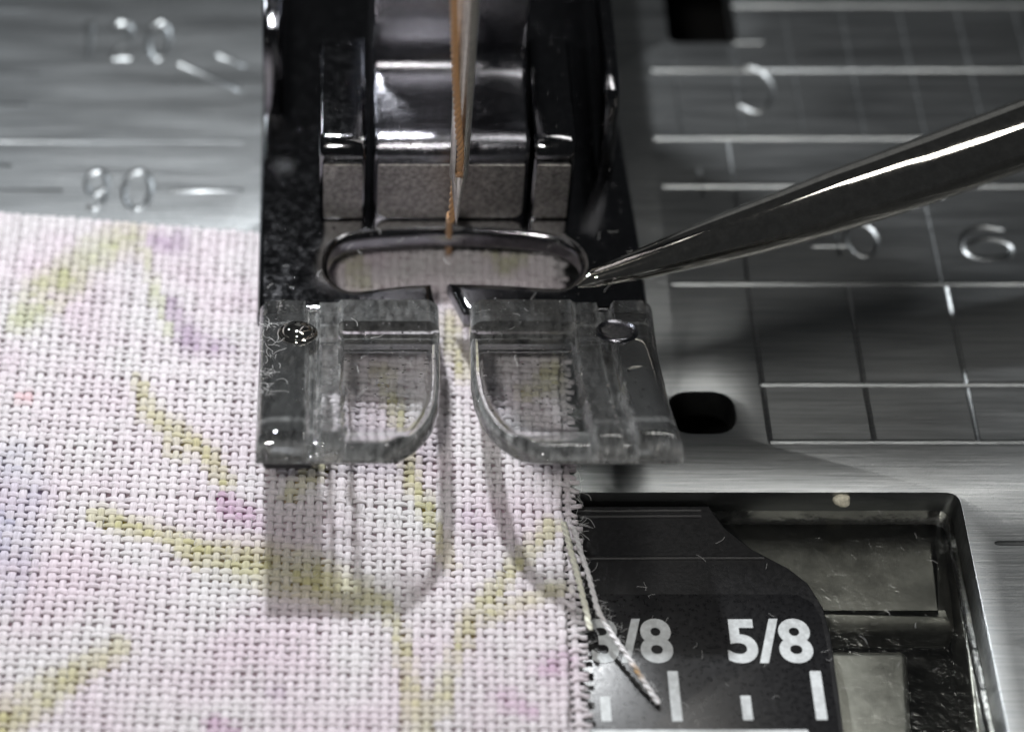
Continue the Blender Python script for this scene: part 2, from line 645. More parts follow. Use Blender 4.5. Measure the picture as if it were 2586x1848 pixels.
# ------------------------------------------------------------------ fabric: two layers of woven, printed cotton
GRE, OLI, MAG, PUR, BLU, PIN = (0.34, 0.40, 0.05), (0.40, 0.38, 0.06), (0.36, 0.05, 0.30), (0.26, 0.12, 0.30), (0.08, 0.13, 0.36), (0.75, 0.22, 0.25)
STROKES = [
    (GRE, 0.75, [(60, 815, 55), (130, 730, 90), (235, 650, 80), (330, 590, 70)]),
    (GRE, 0.55, [(355, 590, 16), (385, 700, 16), (430, 850, 14)]),
    (OLI, 0.80, [(350, 955, 18), (385, 1050, 34), (440, 1085, 44), (520, 1140, 34), (570, 1220, 30)]),
    (OLI, 0.55, [(420, 1085, 20), (430, 1140, 20), (470, 1160, 20)]),
    (OLI, 0.85, [(250, 1300, 34), (330, 1335, 40), (420, 1350, 34), (520, 1405, 60), (640, 1420, 90), (760, 1450, 100), (900, 1500, 70), (960, 1510, 30)]),
    (OLI, 0.80, [(965, 1505, 22), (1010, 1600, 24), (1040, 1720, 26), (1065, 1860, 44)]),
    (OLI, 0.75, [(1390, 1330, 34), (1290, 1440, 28), (1190, 1560, 34), (1150, 1660, 24), (1110, 1800, 24)]),
    (OLI, 0.75, [(1425, 1480, 24), (1330, 1520, 30), (1225, 1560, 34)]),
    (OLI, 0.85, [(-20, 1850, 60), (80, 1770, 70), (190, 1705, 46), (300, 1640, 40)]),
    (OLI, 0.80, [(965, 950, 26), (985, 1010, 30), (1015, 1100, 26), (1055, 1240, 26), (1105, 1330, 22), (1140, 1430, 22)]),
    (OLI, 0.75, [(1140, 800, 26), (1150, 880, 34), (1175, 950, 26)]),
    (OLI, 0.80, [(1330, 1020, 30), (1375, 1000, 44), (1400, 960, 40)]),
    (OLI, 0.5, [(1412, 860, 40), (1420, 900, 30)]),
    (GRE, 0.7, [(850, 610, 40), (890, 660, 46), (910, 710, 40)]),
    (GRE, 0.6, [(1250, 640, 30), (1280, 680, 34), (1320, 640, 30)]),
    (OLI, 0.75, [(800, 1180, 40), (740, 1250, 26)]),
    (PUR, 0.65, [(395, 610, 44), (440, 620, 52), (455, 600, 34)]),
    (PUR, 0.70, [(430, 760, 28), (450, 810, 40), (490, 870, 56), (560, 880, 46)]),
    (MAG, 0.70, [(560, 1250, 22), (590, 1290, 46), (640, 1310, 34)]),
    (MAG, 0.60, [(1390, 1690, 44), (1430, 1660, 34)]),
    (MAG, 0.55, [(1280, 1770, 40), (1340, 1800, 24)]),
    (MAG, 0.60, [(545, 1828, 34), (575, 1845, 30)]),
    (PUR, 0.45, [(690, 1745, 20), (705, 1755, 16)]),
    (PUR, 0.35, [(1180, 1300, 34), (1220, 1330, 34)]),
    (BLU, 0.5, [(-20, 1290, 70), (10, 1340, 60), (-10, 1400, 40)]),
    (BLU, 0.30, [(30, 1160, 90), (50, 1260, 110), (30, 1420, 90), (10, 1510, 60)]),
    (PIN, 0.45, [(60, 1000, 24), (75, 1005, 20)]),
]
SEGS = []
ZF = 0.55
for col, st, ln in STROKES:
    P = [(spot(u, v, ZF), w * 0.0150 * 0.68) for u, v, w in ln]
    for (a, wa), (b, wb) in zip(P, P[1:]):
        SEGS.append((a.x, a.y, b.x, b.y, wa, wb, col, st))


def print_colour(x, y, gain=0.8):
    n1 = mnoise.noise((x * 0.33, y * 0.33, 3.1))
    n2 = mnoise.noise((x * 0.9, y * 0.9, 8.7))
    k = max(0.0, min(1.0, 0.5 + 0.9 * n1 + 0.35 * n2))
    c = [0.70 - 0.01 * k, 0.675 - 0.075 * k, 0.69 - 0.03 * k]
    jx = 0.10 * mnoise.noise((x * 2.3, y * 2.3, 1.0))
    best = 0.0
    cb_ = None
    for ax, ay, bx, by, wa, wb, col, st in SEGS:
        if x < min(ax, bx) - 1.6 or x > max(ax, bx) + 1.6 or y < min(ay, by) - 1.6 or y > max(ay, by) + 1.6:
            continue
        dx, dy = bx - ax, by - ay
        t = max(0, min(1, ((x - ax) * dx + (y - ay) * dy) / (dx * dx + dy * dy + 1e-9)))
        d = math.hypot(x - ax - dx * t, y - ay - dy * t) + jx
        w = wa + (wb - wa) * t
        s = max(0.0, min(1.0, 1.0 - (d - w * 0.40) / (w * 1.0 + 0.12))) * st
        if s > best:
            best, cb_ = s, col
    if cb_:
        s = min(1.0, best * gain) * max(0.1, min(1.0, 0.72 + 0.45 * mnoise.noise((x * 2.6, y * 3.0, 5.0)) + 0.4 * mnoise.noise((x * 0.8, y * 0.8, 15.0))))
        c = [c[i] * (1 - s) + cb_[i] * s for i in range(3)]
    return c


WP, FP = 0.368, 0.302        # warp and weft pitch
FX0 = -16.0
e_t, e_b = spot(1416, 880, ZF), spot(1448, 1830, ZF)
SH = (e_t.x - e_b.x) / (e_t.y - e_b.y)      # lean of the right edge
NW = int((e_b.x - FX0) / WP)
FY0 = -18.5
t_l, t_r = spot(0, 540, ZF), spot(650, 590, ZF)
SLT = (t_r.y - t_l.y) / (t_r.x - t_l.x)     # slope of the back edge
NF = int((t_l.y + SLT * (0 - t_l.x) - FY0) / FP)


def warp_x(i, y):
    return FX0 + i * WP + SH * (y - e_b.y) + JX[i % len(JX)] + 0.05 * mnoise.noise((i * 3.7, y * 0.9, 0))


def weft_y(j, x):
    t = j / NF
    return FY0 + j * FP + (SLT * t ** 1.3 - 0.02 * (1 - t)) * x + JY[j % len(JY)] + 0.05 * mnoise.noise((x * 0.9, j * 2.9, 4))


JX = [random.uniform(-0.045, 0.045) for _ in range(97)]
JY = [random.uniform(-0.04, 0.04) for _ in range(101)]


def hump(x, y):
    return 0.16 * mnoise.noise((x * 0.16, y * 0.16, 9.0)) + 0.05 * mnoise.noise((x * 0.6, y * 0.6, 2.0))


def yarn_mesh(path, widths, hgt, colour_fn, seed, cells=None):
    """flattened yarn along a path with a print colour attribute and a uv along its length"""
    K = 8
    n = len(path)
    vs, uvs, cols = [], [], []
    L = 0.0
    for i, p in enumerate(path):
        t = path[min(i + 1, n - 1)] - path[max(i - 1, 0)]
        t.normalize()
        a = Vector((t.y, -t.x, 0)).normalized()
        b = a.cross(t)
        if b.z < 0: b = -b
        if i: L += (path[i] - path[i - 1]).length
        w = widths[i]
        if cells is None:
            c = colour_fn(p.x, p.y)
        elif i == 0 or cells[i] != cells[i - 1]:
            m = min(i + 2, n - 1)
            c = colour_fn(path[m].x, path[m].y)
        for k in range(K):
            an = 2 * math.pi * k / K
            q = p + a * (w * math.cos(an)) + b * (hgt * math.sin(an))
            vs.append(q)
            cols.append(c)
            uvs.append((L, k / K * 0.8 + seed))
    fs = []
    for i in range(n - 1):
        for k in range(K):
            fs.append((i * K + k, i * K + (k + 1) % K, (i + 1) * K + (k + 1) % K, (i + 1) * K + k))
    fs.append(tuple(range(K - 1, -1, -1)))
    fs.append(tuple((n - 1) * K + k for k in range(K)))
    me = bpy.data.meshes.new('yarn')
    me.from_pydata(vs, [], fs)
    me.polygons.foreach_set('use_smooth', [True] * len(me.polygons))
    at = me.color_attributes.new('print', 'FLOAT_COLOR', 'POINT')
    flat = []
    for c in cols: flat += [c[0], c[1], c[2], 1.0]
    at.data.foreach_set('color', flat)
    ul = me.uv_layers.new(name='uv')
    idx = [0] * len(me.loops)
    me.loops.foreach_get('vertex_index', idx)
    fl = []
    for i in idx: fl += uvs[i]
    ul.data.foreach_set('uv', fl)
    return me


top_cloth = thing('cotton_fabric', 'white plain-weave cotton printed with green leaves, top layer under the foot', 'fabric')
AMP = 0.062
STEP = 4
for i in range(NW + 1):
    path, ws, cl = [], [], []
    slub = random.uniform(0.86, 1.12)
    end0 = -2 - random.random() * 0.8
    for s in range(int(end0 * STEP), (NF + 1) * STEP):
        j = s / STEP
        y = FY0 + j * FP
        x0 = FX0 + i * WP
        y = weft_y(int(j), x0) * (1 - (j % 1)) + weft_y(int(j) + 1, x0) * (j % 1) if j >= 0 else FY0 + j * FP
        x = warp_x(i, y)
        z = ZF + hump(x, y) + AMP * math.cos(math.pi * (j + i))
        path.append(Vector((x, y, z)))
        cl.append(round(j))
        ws.append(slub * 0.141 * (1 + 0.30 * mnoise.noise((i * 5.1, y * 1.7, 2)) + 0.10 * math.cos(math.pi * (j + i))))
    mobj('warp_yarn', yarn_mesh(path, ws, 0.075, print_colour, random.random() * 7, cl), M['yarn'], top_cloth)
for j in range(NF + 1):
    path, ws, cl = [], [], []
    ext = random.uniform(0.25, 0.70) if random.random() < 0.9 else random.uniform(0.8, 1.3)
    fray = random.uniform(-0.12, 0.12)
    slub = random.uniform(0.82, 1.14)
    for s in range(-2 * STEP, int((NW + ext) * STEP) + 1):
        i = s / STEP
        x = FX0 + i * WP
        y = weft_y(j, x)
        i0 = int(math.floor(i)); f = i - i0
        x = warp_x(max(i0, 0), y) * (1 - f) + warp_x(max(i0, 0) + 1, y) * f if i0 >= 0 else x
        over = max(0.0, i - NW - 0.2)
        y += fray * over * over * 2
        z = ZF + hump(x, y) - AMP * math.cos(math.pi * (j + i)) - 0.06 * over
        path.append(Vector((x, y, z)))
        cl.append(round(i))
        ws.append(slub * 0.117 * (1 + 0.32 * mnoise.noise((x * 1.7, j * 4.3, 6)) - 0.10 * math.cos(math.pi * (j + i))))
    mobj('weft_yarn', yarn_mesh(path, ws, 0.075, print_colour, random.random() * 7, cl), M['yarn'], top_cloth)

# frayed edge yarns hanging off the right side
def loose(uvz, w, parent, tint=None):
    P = spline([spot(u, v, z) for u, v, z in uvz], 26)
    fn = print_colour if tint is None else tint
    root = bpy.data.objects.new('loose_yarn', None)
    link(root, parent)
    for ply in range(2):
        Q, ws, L = [], [], 0.0
        for k, p in enumerate(P):
            if k: L += (p - P[k - 1]).length
            t = (P[min(k + 1, len(P) - 1)] - P[max(k - 1, 0)]).normalized()
            a = Vector((t.y, -t.x, 0)).normalized()
            b = a.cross(t)
            an = 2 * math.pi * L / 0.62 + ply * math.pi + 0.8 * mnoise.noise((L, ply, 3))
            Q.append(p + (a * math.cos(an) + b * math.sin(an)) * w * 0.45)
            ws.append(w * 0.68 * (1 + 0.30 * mnoise.noise((L * 2.2, w * 70, ply))))
        mobj('ply', yarn_mesh(Q, ws, w * 0.6, fn, random.random() * 5), M['yarn'], root)
    return root


b0, b1 = spot(1600, 1680, 0), spot(1618, 1705, 0)
def tint_tail(x, y):
    m = spot(1607, 1690, 0.2)
    d = math.hypot(x - m.x, y - m.y)
    k = max(0, 1 - d / 0.42)
    c = (0.93, 0.91, 0.93)
    t = (0.42, 0.22, 0.03)
    return [c[i] * (1 - k) + t[i] * k for i in range(3)]
loose([(1422, 1318, 0.6), (1436, 1370, 0.72), (1452, 1430, 0.72), (1470, 1500, 0.7), (1484, 1560, 0.65), (1492, 1590, 0.5)], 0.115, top_cloth, lambda x, y: (0.92, 0.91, 0.78))

# lower layer: a sheet with its own frayed edge yarns
low = thing('cotton_fabric', 'lower cotton layer whose frayed edge peeks out beside the cover', 'fabric')
l_t, l_b = spot(1438, 900, 0.22), spot(1489, 1830, 0.22)
SHL = (l_t.x - l_b.x) / (l_t.y - l_b.y)
nx, ny = 90, 110
vs, fs, cs = [], [], []
ytop = t_l.y + SLT * (0 - t_l.x) - 0.2
for jj in range(ny + 1):
    y = FY0 - 0.3 + (ytop - FY0 + 0.3) * jj / ny
    for ii in range(nx + 1):
        xr = e_b.x + SH * (y - e_b.y) - 0.30
        x = FX0 + (xr - FX0) * ii / nx
        yy = y + SLT * (jj / ny) * x
        vs.append((x, yy, 0.42 + hump(x, yy)))
        c = print_colour(x, yy, 2.4)
        m_ = sum(c) / 3
        cs += [max(0, m_ + (c[0] - m_) * 1.4) * 0.84, max(0, m_ + (c[1] - m_) * 1.4) * 0.68, max(0, m_ + (c[2] - m_) * 1.4) * 0.74, 1]  # mauve darkening paints the shade of the weave gaps, over stronger ink
for jj in range(ny):
    for ii in range(nx):
        a = jj * (nx + 1) + ii
        fs.append((a, a + 1, a + nx + 2, a + nx + 1))
me = bpy.data.meshes.new('sheet')
me.from_pydata(vs, [], fs)
me.polygons.foreach_set('use_smooth', [True] * len(me.polygons))
at = me.color_attributes.new('print', 'FLOAT_COLOR', 'POINT')
at.data.foreach_set('color', cs)
me.uv_layers.new(name='uv')
ground = mobj('woven_ground', me, M['yarn'], low)
sol = ground.modifiers.new('thickness', 'SOLIDIFY')
sol.thickness = 0.14
sol.offset = -1


def low_x(i, y):
    return l_b.x + SHL * (y - l_b.y) - i * WP + 0.03 * mnoise.noise((i * 3.3, y * 0.6, 7))


for i in range(1, 6):
    path, ws = [], []
    for s in range(-2 * STEP, (NF - 2) * STEP):
        j = s / STEP
        y = FY0 + j * FP
        x = low_x(i, y)
        path.append(Vector((x, y, 0.30 + 0.055 * math.cos(math.pi * (j + i)))))
        ws.append(0.12 * (1 + 0.15 * mnoise.noise((i * 9.1, y * 1.3, 2))))
    mobj('warp_yarn', yarn_mesh(path, ws, 0.075, print_colour, random.random() * 7), M['yarn'], low)
for j in range(NF - 1):
    path, ws = [], []
    ext = random.uniform(-0.15, 0.14)
    bend = random.uniform(-0.06, 0.06)
    y = FY0 + j * FP + 0.15
    for s in range(0, 6 * STEP + 1):
        i = 6 - s / STEP
        x = low_x(i, y) + (ext if s == 6 * STEP else 0)
        path.append(Vector((x, y + 0.02 * math.sin(s) + bend * max(0, 1.5 - i), 0.30 - 0.055 * math.cos(math.pi * (j + i)))))
        ws.append(0.10 * (1 + 0.2 * random.uniform(-1, 1)))
    mobj('weft_yarn', yarn_mesh(path, ws, 0.075, print_colour, random.random() * 7), M['yarn'], low)
loose([(1447, 1330, 0.35), (1462, 1380, 0.45), (1482, 1440, 0.5), (1500, 1505, 0.5), (1512, 1545, 0.45), (1545, 1600, 0.3), (1580, 1650, 0.15), (1610, 1695, 0.0), (1640, 1740, -0.25), (1664, 1776, -0.42)], 0.10, low, tint_tail)

# ------------------------------------------------------------------ presser foot
foot = thing('presser_foot', 'raised presser foot with dark polished base and two clear toes', 'presser foot')
ZT, ZB = 3.2, 2.1
hinge = spot(850, 787, ZT)
xl = spot(656, 500, ZT).x
back_y = spot(850, -260, ZT).y
edge_r = [spot(1640, 786, ZT), spot(1616, 605, ZT), spot(1563, 290, ZT), spot(1535, 60, ZT)]
outline = [(xl, hinge.y), (xl, back_y), (edge_r[-1].x, back_y)] + [(p.x, p.y) for p in reversed(edge_r)]
# right half of the slot and left half; the slot opens towards the toes
def P2(u, v, z=ZT):
    p = spot(u, v, z)
    return (p.x, p.y)
needle_hole = [P2(1090, 710), P2(1000, 716), P2(910, 727), P2(868, 722), P2(838, 697), P2(828, 663), P2(838, 628), P2(868, 604), P2(930, 592), P2(1040, 585), P2(1150, 583),
               P2(1260, 587), P2(1370, 597), P2(1430, 615), P2(1462, 645), P2(1466, 678), P2(1445, 705), P2(1410, 720), P2(1300, 714), P2(1200, 710), P2(1130, 708)]
gapR = [P2(1148, 740), P2(1172, 787)]
gapL = [P2(1108, 787), P2(1096, 740)]
hole = [Vector((a, b)) for a, b in needle_hole]
hs = [Vector((p.x, p.y, 0)) for p in spline([(p.x, p.y, 0) for p in hole], 3)]
loop = [(xl, hinge.y)]
full = outline[1:] + []            # back-left ... front-right
poly = [Vector((xl, hinge.y))] + [Vector(p) for p in outline[1:]]
poly[-1] = Vector((poly[-1].x, hinge.y))
poly += [Vector(gapR[1]), Vector(gapR[0])]
poly += [Vector((p.x, p.y)) for p in reversed(hs)]
poly += [Vector(gapL[1]), Vector(gapL[0])]
base = mobj('base', slab([poly], ZB, ZT, 0.34, 6), M['chrome'], foot)

# blocks standing on the base: two posts, thin paler plates added for their lit front faces
def v_of(p):
    d = Vector(p) - CAM
    return V0 - FPX * d.dot(UPV) / d.dot(FWD)


def z_on(x, y, v):
    lo_, hi_ = -2.0, 60.0
    for _ in range(50):
        m = (lo_ + hi_) / 2
        if v_of((x, y, m)) > v: lo_ = m
        else: hi_ = m
    return lo_


YF = spot(850, 549, ZT + 0.05).y
ZN = z_on(0, YF, 408)                     # where the front face meets the rounded nose
RN = 0.80


def block_profile(tail):
    p = [(YF, ZT + 0.004), (YF, ZN)]
    p += [(YF + RN - RN * math.cos(t), ZN + RN * math.sin(t)) for t in [math.pi / 2 * k / 8 for k in range(1, 9)]]
    return p + tail


def face_plate(x0, x1, parent, corner):
    sl = slab([rounded([(x0, ZT + 0.10), (x1, ZT + 0.10), (x1, ZN - 0.12), (x0, ZN - 0.12)], [corner, corner, 0.1, 0.1])], 0, 0.09, 0.04, 2)
    sl.transform(Matrix.Translation((0, YF - 0.003, 0)) @ Matrix.Rotation(math.pi / 2, 4, 'X'))
    return mobj('front_face', sl, M['satin'], parent)


for ua, ub in ((806, 926), (1346, 1452)):
    xa, xb = P2(ua, 480, 5.5)[0], P2(ub, 480, 5.5)[0]
    yb = spot(850, 97, ZN + RN).y
    pr = block_profile([(yb, ZN + RN), (yb, ZT + 0.004)])
    post = mobj('post', profile_mesh(pr, xa, xb, 0.20), M['chrome'], foot)
    face_plate(xa + 0.16, xb - 0.16, post, 0.1)
# low rails along both sides of the base
for ua, ub, va in ((664, 716, 60), (1498, 1540, 215)):
    xa, xb = P2(ua, 100, 6)[0], P2(ub, 100, 6)[0]
    y0 = spot(850, va + 20, 7.5).y
    pr = [(y0 - 0.4, ZT + 0.004), (y0, 6.6), (y0 + 0.4, 7.3), (y0 + 1.2, 7.6), (back_y, 7.6), (back_y, ZT + 0.004)]
    mobj('rail', profile_mesh(pr, xa, xb, 0.22), M['chrome'], foot)

# clear toes ---------------------------------------------------------------
AL = rad(18.0)
TD, TN = Vector((0, -math.cos(AL), math.sin(AL))), Vector((0, math.sin(AL), math.cos(AL)))
TH = Vector((0, hinge.y - 0.02, ZT))


def on_toe(u, v):
    """(x, s) of the toe's sloping plane shown at (u, v)"""
    d = ray(u, v)
    t = (TH - CAM).dot(TN) / d.dot(TN)
    p = CAM + d * t
    return p.x, (p - TH).dot(TD)


def lerp_tab(tab, s):
    if s <= tab[0][0]: return tab[0][1]
    for (a, va), (b, vb) in zip(tab, tab[1:]):
        if s <= b: return va + (vb - va) * (s - a) / (b - a)
    return tab[-1][1]


def sstep(a, b, x):
    t = max(0.0, min(1.0, (x - a) / (b - a)))
    return t * t * (3 - 2 * t)


def make_toe(side):
    if side < 0:
        inn = [(787, 1108), (860, 1111), (950, 1111), (1000, 1107), (1040, 1093), (1070, 1072), (1092, 1046), (1110, 1018), (1124, 992), (1133, 972), (1136, 955)]
        out = [(787, 656), (900, 654), (1000, 650), (1136, 645)]
        col, rid0, rid1 = 777, 806, 862
    else:
        inn = [(787, 1186), (860, 1188), (930, 1190), (980, 1199), (1020, 1214), (1055, 1238), (1085, 1270), (1107, 1305), (1122, 1338), (1132, 1365), (1136, 1385)]
        out = [(787, 1647), (900, 1662), (1030, 1692), (1136, 1728)]
        col, rid0, rid1 = 1552, 1520, 1452
    ti = [on_toe(u, v)[::-1] for v, u in inn]
    to = [on_toe(u, v)[::-1] for v, u in out]
    L = ti[-1][0]
    xc, xr0, xr1 = [on_toe(u, 900)[0] for u in (col, rid0, rid1)]
    s_bar = on_toe(900, 846)[1]
    s_lip = on_toe(900, 1088)[1]
    s900 = on_toe(900, 900)[1]
    sgn = -side        # +1: outer edge on the left, x grows inward

    xo900 = lerp_tab(to, s900)

    def height(x, s):
        k = (x - lerp_tab(to, s) + xo900)          # follow the flared outer edge
        e = lambda a, w=0.05: sstep(-w, w, (k - a) * sgn)
        column = 1 - e(xc, 0.06)
        ridge = e(xr0, 0.05) * (1 - e(xr1, 0.06))
        mid, half = (xo900 + xc) / 2, abs(xc - xo900) / 2
        h = (0.48 + 0.04 * max(0.0, 1 - ((k - mid) / half) ** 2)) * column + 0.42 * ridge
        h += 0.55 * (1 - sstep(s_bar - 0.12, s_bar, s)) * e(xr1, 0.06)
        # groove between column and ridge stays low; front of the ridge runs out into the lip
        h *= 1.0 if s < s_lip else 1.0
        win = e(xr1, 0.06) * sstep(s_bar - 0.1, s_bar, s) * (1 - sstep(s_lip - 0.12, s_lip + 0.25, s))
        dx = abs(x - lerp_tab(ti, s))
        win *= sstep(0.10, 0.35, dx)
        h -= 0.16 * win
        # milky haze paints bright light into edges and rims; flats and windows stay clear
        sc_ = 0.45 * (1 - win) - 0.3 * column
        for ed in (xc, xr0, xr1):
            sc_ += 1.3 * math.exp(-((k - ed) / 0.07) ** 2)
        dro = min(dx, abs(x - lerp_tab(to, s)))
        sc_ += 1.5 * math.exp(-(dro / 0.10) ** 2) + 0.9 * math.exp(-((s - s_lip - 0.05) / 0.10) ** 2) + 1.2 * math.exp(-((s - L) / 0.16) ** 2) + 0.8 * math.exp(-((s - s_bar) / 0.07) ** 2)
        return h, sc_

    svals = [L * (k / 84.0) for k in range(70)]
    s = svals[-1]
    while s < L - 0.004:
        s += max((L - s) * 0.16, 0.004)
        svals.append(min(s, L))
    if svals[-1] < L: svals.append(L)
    NC = 110
    bot, edge_lights = [], []
    bm = bmesh.new()
    r = 0.75
    for s in svals:
        xo, xi = lerp_tab(to, s), lerp_tab(ti, s)
        rt, rb = [], []
        fr = max(0.0, (s - (L - r)) / r)
        drop = r * (1 - math.sqrt(max(0.0, 1 - fr * fr)))
        for c in range(NC + 1):
            q = c / NC
            # finer steps at both rims
            qq = q - 0.11 * math.sin(2 * math.pi * q)
            x = xo + (xi - xo) * qq
            h, sc_ = height(x, s)
            edge_lights += [max(0.0, min(1.9, sc_))] * 2
            # rounded rim at the outer and inner side
            d = min(abs(x - xo), abs(x - xi))
            rr = 0.55
            rim = 0.0 if d > rr else rr * (1 - math.sqrt(max(0.0, 1 - (1 - d / rr) ** 2)))
            lowdrop = 0.30 * fr * fr
            pt = TH + TD * s + Vector((x, 0, 0)) + TN * max(h - math.hypot(drop, rim * 0.95), -0.88 + lowdrop + 0.16)
            pb = TH + TD * s + Vector((x, 0, 0)) + TN * (-0.88 + lowdrop)
            rt.append(bm.verts.new(pt)); rb.append(bm.verts.new(pb))
        bot.append((rt, rb))
    for (t0, b0_), (t1, b1_) in zip(bot, bot[1:]):
        for c in range(NC):
            bm.faces.new((t0[c], t0[c + 1], t1[c + 1], t1[c]))
            bm.faces.new((b0_[c], b1_[c], b1_[c + 1], b0_[c + 1]))
        bm.faces.new((t0[0], t1[0], b1_[0], b0_[0]))
        bm.faces.new((t0[NC], b0_[NC], b1_[NC], t1[NC]))
    for k in (0, -1):
        t0, b0_ = bot[k]
        for c in range(NC):
            bm.faces.new((t0[c], b0_[c], b0_[c + 1], t0[c + 1]) if k == 0 else (t0[c], t0[c + 1], b0_[c + 1], b0_[c]))
    tm = bm_mesh(bm, 32)
    tm.attributes.new('edge_light', 'FLOAT', 'POINT').data.foreach_set('value', edge_lights)
    o = mobj('clear_toe', tm, M['glass'], foot)
    o.cycles.is_caustics_caster = True
    # base prong under the outer column, blackened; left one lengthened to deepen the shadow
    ua, ub = (672, 792) if side < 0 else (1548, 1648)
    x0 = on_toe(ua, 900)[0]; x1 = on_toe(ub, 900)[0]
    s1 = L - 0.75 if side < 0 else on_toe(900, 1075)[1]
    fl = 0.0 if side < 0 else 0.55
    bm = bmesh.new()
    quad = [(x0, -0.2), (x1, -0.2), (x1 + fl, s1), (x0 + fl, s1)]
    lo, hi = [], []
    for x, s in quad:
        hi.append(bm.verts.new(TH + TD * s + Vector((x, 0, 0)) + TN * -0.905))
        lo.append(bm.verts.new(TH + TD * s + Vector((x, 0, 0)) + TN * -1.35))
    bm.faces.new(hi); bm.faces.new(lo[::-1])
    for k in range(4):
        bm.faces.new((hi[k], lo[k], lo[(k + 1) % 4], hi[(k + 1) % 4]))
    bmesh.ops.bevel(bm, geom=list(bm.edges), offset=0.08, segments=2, affect='EDGES')
    mobj('prong', bm_mesh(bm, 30), M['black'], foot)
    # dark lip of the base under the toe's cross bar
    ua, ub = (800, 1096) if side < 0 else (1204, 1530)
    xa, xb = on_toe(ua, 800)[0], on_toe(ub, 800)[0]
    bm = bmesh.new()
    bmesh.ops.create_cube(bm, size=1.0)
    for v in bm.verts:
        x = xa if v.co.x < 0 else xb
        q = -0.2 if v.co.y < 0 else s_bar - 0.22
        v.co = TH + TD * q + Vector((x, 0, 0)) + TN * (-0.905 if v.co.z > 0 else -1.3)
    bmesh.ops.bevel(bm, geom=list(bm.edges), offset=0.07, segments=2, affect='EDGES')
    mobj('base_lip', bm_mesh(bm, 30), M['chrome'], foot)
    # domed pin that holds the toe
    uc, vc, rp = (752, 872, 0.68) if side < 0 else (1556, 868, 0.70)
    xcn, scn = on_toe(uc, vc)
    bm = bmesh.new()
    rings = []
    prof = [(rp * 1.12, 0.50), (rp * 1.10, 0.58), (rp * 1.0, 0.62), (rp * 0.93, 0.585), (rp * 0.86, 0.60)] if side < 0 else [(rp * 1.12, 0.50), (rp * 1.08, 0.60), (rp * 1.0, 0.64), (rp * 0.9, 0.58), (rp * 0.78, 0.545)]
    prof += [(rp * 0.86 * math.cos(t), 0.60 + 0.32 * math.sin(t)) for t in (0.3, 0.6, 0.9, 1.2, 1.45)] if side < 0 else [(rp * 0.7, 0.535), (rp * 0.4, 0.53), (rp * 0.1, 0.53)]
    for rr, hh in prof:
        rings.append([bm.verts.new(TH + TD * (scn + rr * math.sin(2 * math.pi * k / 40)) + Vector((xcn + rr * math.cos(2 * math.pi * k / 40), 0, 0)) + TN * hh) for k in range(40)])
    for a, b in zip(rings, rings[1:]):
        for k in range(40):
            bm.faces.new((a[k], a[(k + 1) % 40], b[(k + 1) % 40], b[k]))
    bm.faces.new(rings[-1])
    mobj('pin', bm_mesh(bm, 50), M['polished'] if side < 0 else M['ankle'], foot)


make_toe(-1)
make_toe(1)

# ------------------------------------------------------------------ ankle (foot holder) clipped over the cross pin
ankle = thing('foot_holder', 'dark metal foot holder clipped onto the presser foot behind the needle', 'foot holder')
ax0, ax1 = P2(943, 480, 5.5)[0], P2(1338, 480, 5.5)[0]
yk = spot(850, 160, ZN + RN).y            # where the top turns up into the shank
up = spline([(0, YF + RN + 0.2, ZN + RN), (0, YF + RN + 0.9, ZN + RN - 0.12), (0, yk - 1.4, ZN + RN - 0.10), (0, yk - 0.5, ZN + RN + 0.10), (0, yk - 0.1, ZN + RN + 0.7),
             (0, yk - 0.25, ZN + RN + 1.7), (0, yk - 0.5, ZN + RN + 2.8), (0, yk - 0.3, ZN + RN + 4.5), (0, yk, ZN + RN + 7.0), (0, yk, 34.0)], 5)
pr = block_profile([(p.y, p.z) for p in up] + [(yk + 7.0, 34.0), (yk + 7.0, ZT + 0.004)])
mobj('shank', profile_mesh(pr, ax0, ax1, 0.22), M['ankle'], ankle)
face_plate(ax0 + 0.18, ax1 - 0.18, ankle, 0.5)

# ------------------------------------------------------------------ needle and thread
nb = spot(1147, 662, ZT)                       # the needle's axis meets the slot here
tip = None
NX, NY = nb.x, nb.y
# height of the tip: where the vertical axis appears at v = 566
def z_at(v):
    lo_, hi_ = 0.0, 60.0
    for _ in range(50):
        m = (lo_ + hi_) / 2
        if v_of((NX, NY, m)) > v: lo_ = m
        else: hi_ = m
    return lo_
zt_, zeye0, zeye1 = z_at(566), z_at(443), z_at(375)
nee = thing('needle', 'steel sewing machine needle pointing down at the slot of the foot', 'needle')
bm = bmesh.new()
R = 0.335
zs = [(zt_, 0.012), (zt_ + 0.35, 0.06), (zt_ + 0.9, 0.13), (zt_ + 1.7, 0.21), (zt_ + 2.4, 0.27), (zeye0, 0.305), (zeye0 + 0.8, 0.305), (zeye1 + 0.8, 0.315), (zeye1 + 3, 0.335), (46.0, 0.39)]
tube_into(bm, [(NX, NY, z) for z, r in zs], [r * (1.0 if z < zeye0 else 1.14) for z, r in zs], 28)
nm = bm_mesh(bm, 60)
